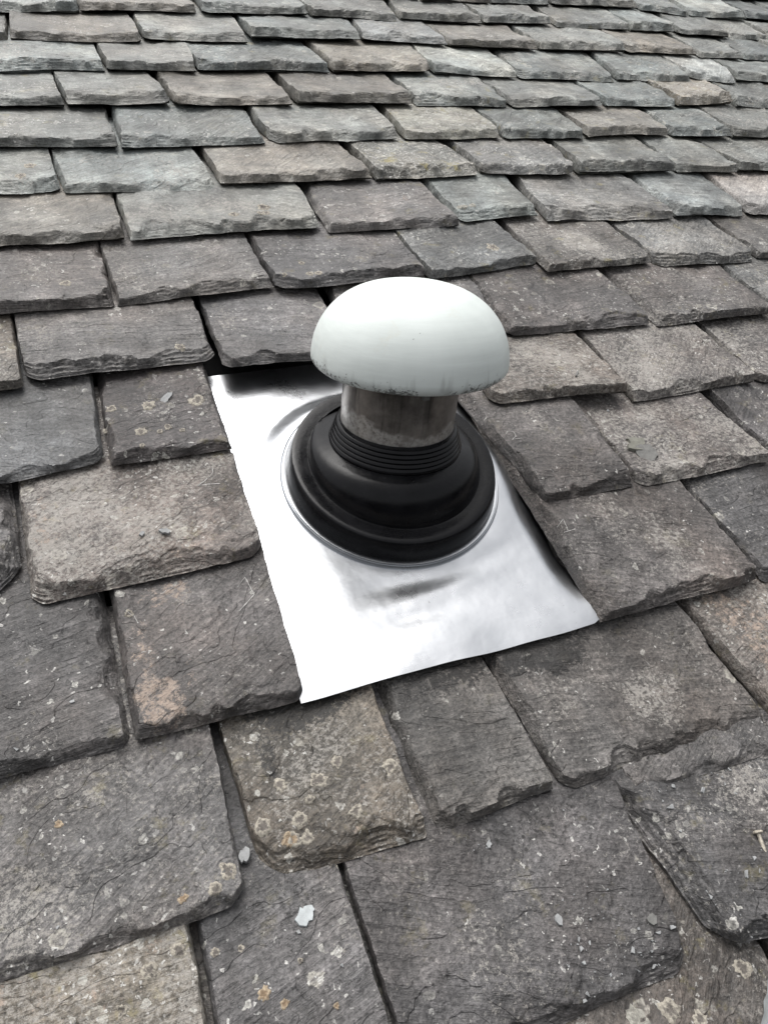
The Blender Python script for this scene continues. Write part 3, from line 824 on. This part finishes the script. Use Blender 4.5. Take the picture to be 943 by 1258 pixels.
# ------------------------------------------------------------------ the roofer's chalk numbers
CHALK = simple('scratched_chalk', (.36, .35, .335), .9, 0, 500, .6)
def mark(strokes, wid=.0010):
    first = onto(strokes[0][0][0] / 1000, strokes[0][0][1] / 1000)
    s = first[0]
    vs, fc = [], []
    for st in strokes:
        P = np.array(st, float) / 1000
        dens = []
        for a, b in zip(P[:-1], P[1:]):
            n = max(3, int(np.linalg.norm(b - a) / .0012))
            dens += [a + (b - a) * t for t in np.linspace(0, 1, n, endpoint=False)]
        dens = np.array(dens + [P[-1]])
        z0 = s.top(dens[:, 0] - s.uc, dens[:, 1] - s.v0)
        dens = dens * (1 - z0 / CAM_H)[:, None]
        d = np.gradient(dens, axis=0); d /= np.linalg.norm(d, axis=1)[:, None] + 1e-9
        nrm = np.stack([-d[:, 1], d[:, 0]], 1)
        ww = wid * (.45 + .8 * n2(np.arange(len(dens)) / 3.0, 0, 5 + len(vs)))
        o = len(vs)
        for i in range(len(dens)):
            for sg in (-1, 1):
                p = dens[i] + sg * nrm[i] * ww[i] / 2
                vs.append((p[0] - s.uc, p[1] - s.v0, float(s.top(np.array([p[0] - s.uc]), np.array([p[1] - s.v0]))[0]) + .0005))
        fc += [(o + 2 * i, o + 2 * i + 1, o + 2 * i + 3, o + 2 * i + 2) for i in range(len(dens) - 1)]
    link('chalk_mark', mesh_np('chalk_mark', vs, fc), s.ob, CHALK)
mark([[(110.2, 519.9), (109.5, 514), (106.3, 509.5), (99, 504), (91.1, 499.6), (100, 499.2), (112.7, 497.2)]])
mark([[(101.6, 374.0), (110.6, 382.8), (113.9, 361.9), (97.0, 348.4)]])
mark([[(445.5, 367.3), (455.3, 374.0), (453.2, 358.9)], [(447.3, 357.5), (462.5, 359.0)]])
mark([[(446.8, 502.1), (450, 505.8), (453.1, 506.1), (457.9, 502.6), (457.0, 496.2), (449.7, 492.4), (462.7, 492.4)]], .0008)
mark([[(2, 373), (8, 366), (10, 358)]], .0008)

# ------------------------------------------------------------------ loose bits lying on the slates
CHIPM = simple('fresh_slate_chip', (.28, .285, .285), .8, 0, 160, .25, .0006)
CHIPP = simple('pale_blue_slate_chip', (.40, .425, .43), .75, 0, 160, .2, .0006)
CHIPD = simple('grey_slate_chip', (.15, .148, .14), .75, 0, 160, .3, .0008)
def flake_geo(rg, rad, thick, stretch=1.0, n=9):
    ang = np.sort(rg.uniform(0, 2 * math.pi, n)) if n < 7 else np.linspace(0, 2 * math.pi, n, endpoint=False) + rg.uniform(-.25, .25, n)
    rr = rad * (rg.uniform(.62, 1.15, n) if n < 12 else .8 + .3 * np.cos(ang * 2 + rg.uniform(0, 6)) * rg.uniform(.2, 1) + rg.uniform(-.16, .16, n))
    x, y = rr * np.cos(ang) * stretch, rr * np.sin(ang)
    top = [(a, b, thick * rg.uniform(.75, 1.1)) for a, b in zip(x, y)]
    bot = [(a * 1.05, b * 1.05, 0) for a, b in zip(x, y)]
    fc = [tuple(range(n)), tuple(range(2 * n - 1, n - 1, -1))] + [(i, n + i, n + (i + 1) % n, (i + 1) % n) for i in range(n)]
    return top + bot, fc
def chip(u, v, rad, label, mat, thick=.0022, rot=0, stretch=1.0, seed=0, name='slate_chip'):
    s, cu, cv = onto(u / 1000, v / 1000)
    rg = np.random.default_rng(seed)
    vs, fc = flake_geo(rg, rad / 1000, thick, stretch, 15)
    me = mesh_np(name, vs, fc, 30)
    o = link(name, me, None, mat)
    z = s.world_z(cu, cv)
    e_ = .004
    zx = (s.world_z(cu + e_, cv) - s.world_z(cu - e_, cv)) / (2 * e_); zy = (s.world_z(cu, cv + e_) - s.world_z(cu, cv - e_)) / (2 * e_)
    nrm = Vector((-np.clip(zx, -.3, .3), -np.clip(zy, -.3, .3), 1)).normalized()
    R = Vector((0, 0, 1)).rotation_difference(nrm).to_matrix().to_4x4()
    o.matrix_world = ROOF @ Matrix.Translation((cu, cv, z + .0002)) @ R @ Matrix.Rotation(rot, 4, 'Z')
    o['label'] = label; o['category'] = 'slate chip'; o['group'] = 'loose slate chips on the roof'
chip(83.3, 91.5, 8.2, 'pale blue slate chip lying alone on a dark slate at the bottom', CHIPP, .0016, .4, 1.0, 3)
chip(49.8, 449.9, 5.0, 'small pale angular chip on the lichened slate left of the flashing', CHIPM, .0030, .9, .8, 4)
chip(29, 452, 3.0, 'tiny pale chip near the larger angular chip left of the flashing', CHIPM, .0022, .2, 1, 5)
chip(588.6, 581.3, 9.5, 'thin dark slate sliver lying on the slate right of the cowl', CHIPD, .0020, -.75, .16, 6, 'slate_sliver')
chip(601, 455, 12, 'greenish slate flake lying in the joint right of the flashing', simple('greenish_chip', (.15, .148, .125), .8, 0, 160, .3, .0008), .0035, -.35, 1.5, 7)
chip(606, 440, 13, 'grey pointed flake below the greenish flake right of the flashing', CHIPD, .003, -.55, 1.5, 8)
chip(264, 28.8, 4.5, 'pale oval chip in the middle of the big slate at the bottom', CHIPM, .0018, .3, .7, 9)
chip(335.6, 5.2, 5.0, 'grey angular chip low on the big slate near its right edge', CHIPD, .002, .1, .9, 10)
chip(83.1, 626.9, 5.5, 'flat grey flake among the lichen rings at the top left of the flashing', CHIPM, .0016, .35, 1.8, 11)
chip(52.5, 146, 4, 'pale green chip wedged in the joint beside the ringed tan slate', CHIPM, .003, 1.3, 1.9, 12)

# grit: crumbs of slate strewn over the lowest slates
rg = np.random.default_rng(77)
for mat, name, n_tot, lab in ((CHIPM, 'slate_grit', 300, 'pale slate crumbs strewn over the dark slates at the bottom right'),):
    vs, fc = [], []
    spots = [(('N', 3), .62), (('N', 2), .26), (('N', 1), .04), (('M', 0), .03), (('L', 0), .03), (('K', 3), .02)]
    for key, fr in spots:
        s = SL[key]
        cnt = 0
        for _ in range(4000):
            if cnt >= n_tot * fr:
                break
            x = rg.uniform(-.48, .48) * s.w; y = rg.uniform(.03, 1.02) * s.e
            if key == ('N', 2) and (fbm(x / .05, y / .05, 300, 2) < .5 or x < -.02):
                continue
            if key == ('N', 3) and fbm(x / .03, y / .03, 310, 2) < .42:
                continue
            cnt += 1
            big = rg.random() ** 5
            tv, tf = flake_geo(rg, .0005 + .0022 * big, .0005 + .0014 * big, rg.uniform(.6, 1.7), 6)
            z = s.world_z(s.uc + x, s.v0 + y)
            M_ = Matrix.Translation((s.uc + x, s.v0 + y, z)) @ Matrix.Rotation(rg.uniform(0, 6.28), 4, 'Z') @ Matrix.Rotation(rg.uniform(-.4, .4), 4, 'X')
            o_ = len(vs)
            vs += [M_ @ Vector(p) for p in tv]; fc += [tuple(i + o_ for i in f) for f in tf]
    g = link(name, mesh_np(name, vs, fc, 30), None, mat)
    g.matrix_world = ROOF
    g['label'] = lab; g['category'] = 'grit'; g['kind'] = 'stuff'

# an old nail with a pale head, dropped on the lowest slate at the right
s, hu, hv = onto(.4621, .0330)
nail = thing('nail', 'old pale roofing nail lying on the gritty slate at the right edge', 'nail', (hu, hv, s.world_z(hu, hv) + .0026), Matrix.Rotation(math.atan2(-23.4, -5.0) , 4, 'Z') @ Matrix.Rotation(math.radians(95), 4, 'Y'))
NM = simple('corroded_nail', (.46, .42, .35), .6, .3, 300, .45, .0004)
link('shank', lathe('shank', [(.0017, 0), (.0018, .001), (.0016, .004), (.0016, .030), (.0012, .036), (.0002, .041), (.0002, .0)], 16, None, 40), nail, NM)
link('head', lathe('head', [(.0003, -.0012), (.0030, -.0010), (.0040, -.0002), (.0040, .0008), (.0030, .0014), (.0003, .0014)], 20, None, 40), nail, NM)

# a pale offcut of slate on the bottom corner
rg = np.random.default_rng(5)
out = [(.365, -.088), (.4135, -.0475), (.47, -.052), (.505, -.11), (.44, -.15)]
pl = []
for a, b in zip(out, out[1:] + out[:1]):
    for t in np.linspace(0, 1, 9, endpoint=False):
        pl.append((a[0] + (b[0] - a[0]) * t + rg.uniform(-.0008, .0008), a[1] + (b[1] - a[1]) * t + rg.uniform(-.0008, .0008)))
n = len(pl)
cx, cy = np.mean(pl, 0)
vs = [(x - cx, y - cy, .0085) for x, y in pl] + [((x - cx) * 1.03, (y - cy) * 1.03, .005) for x, y in pl] + [((x - cx) * 1.035, (y - cy) * 1.035, 0) for x, y in pl]
fc = [tuple(range(n)), tuple(range(3 * n - 1, 2 * n - 1, -1))] + [(b * n + i, (b + 1) * n + i, (b + 1) * n + (i + 1) % n, b * n + (i + 1) % n) for b in range(2) for i in range(n)]
oc = link('slate_offcut', mesh_np('slate_offcut', vs, fc, 35), None, simple('pale_slate', (.26, .275, .28), .7, 0, 90, .25, .001))
so = SL[('O', 2)]
oc.matrix_world = ROOF @ Matrix.Translation((cx, cy, so.world_z(.40, -.09) + .0015)) @ Matrix.Rotation(-so.t / so.e, 4, 'X')
oc['label'] = 'pale grey offcut of slate at the bottom right corner'; oc['category'] = 'slate'
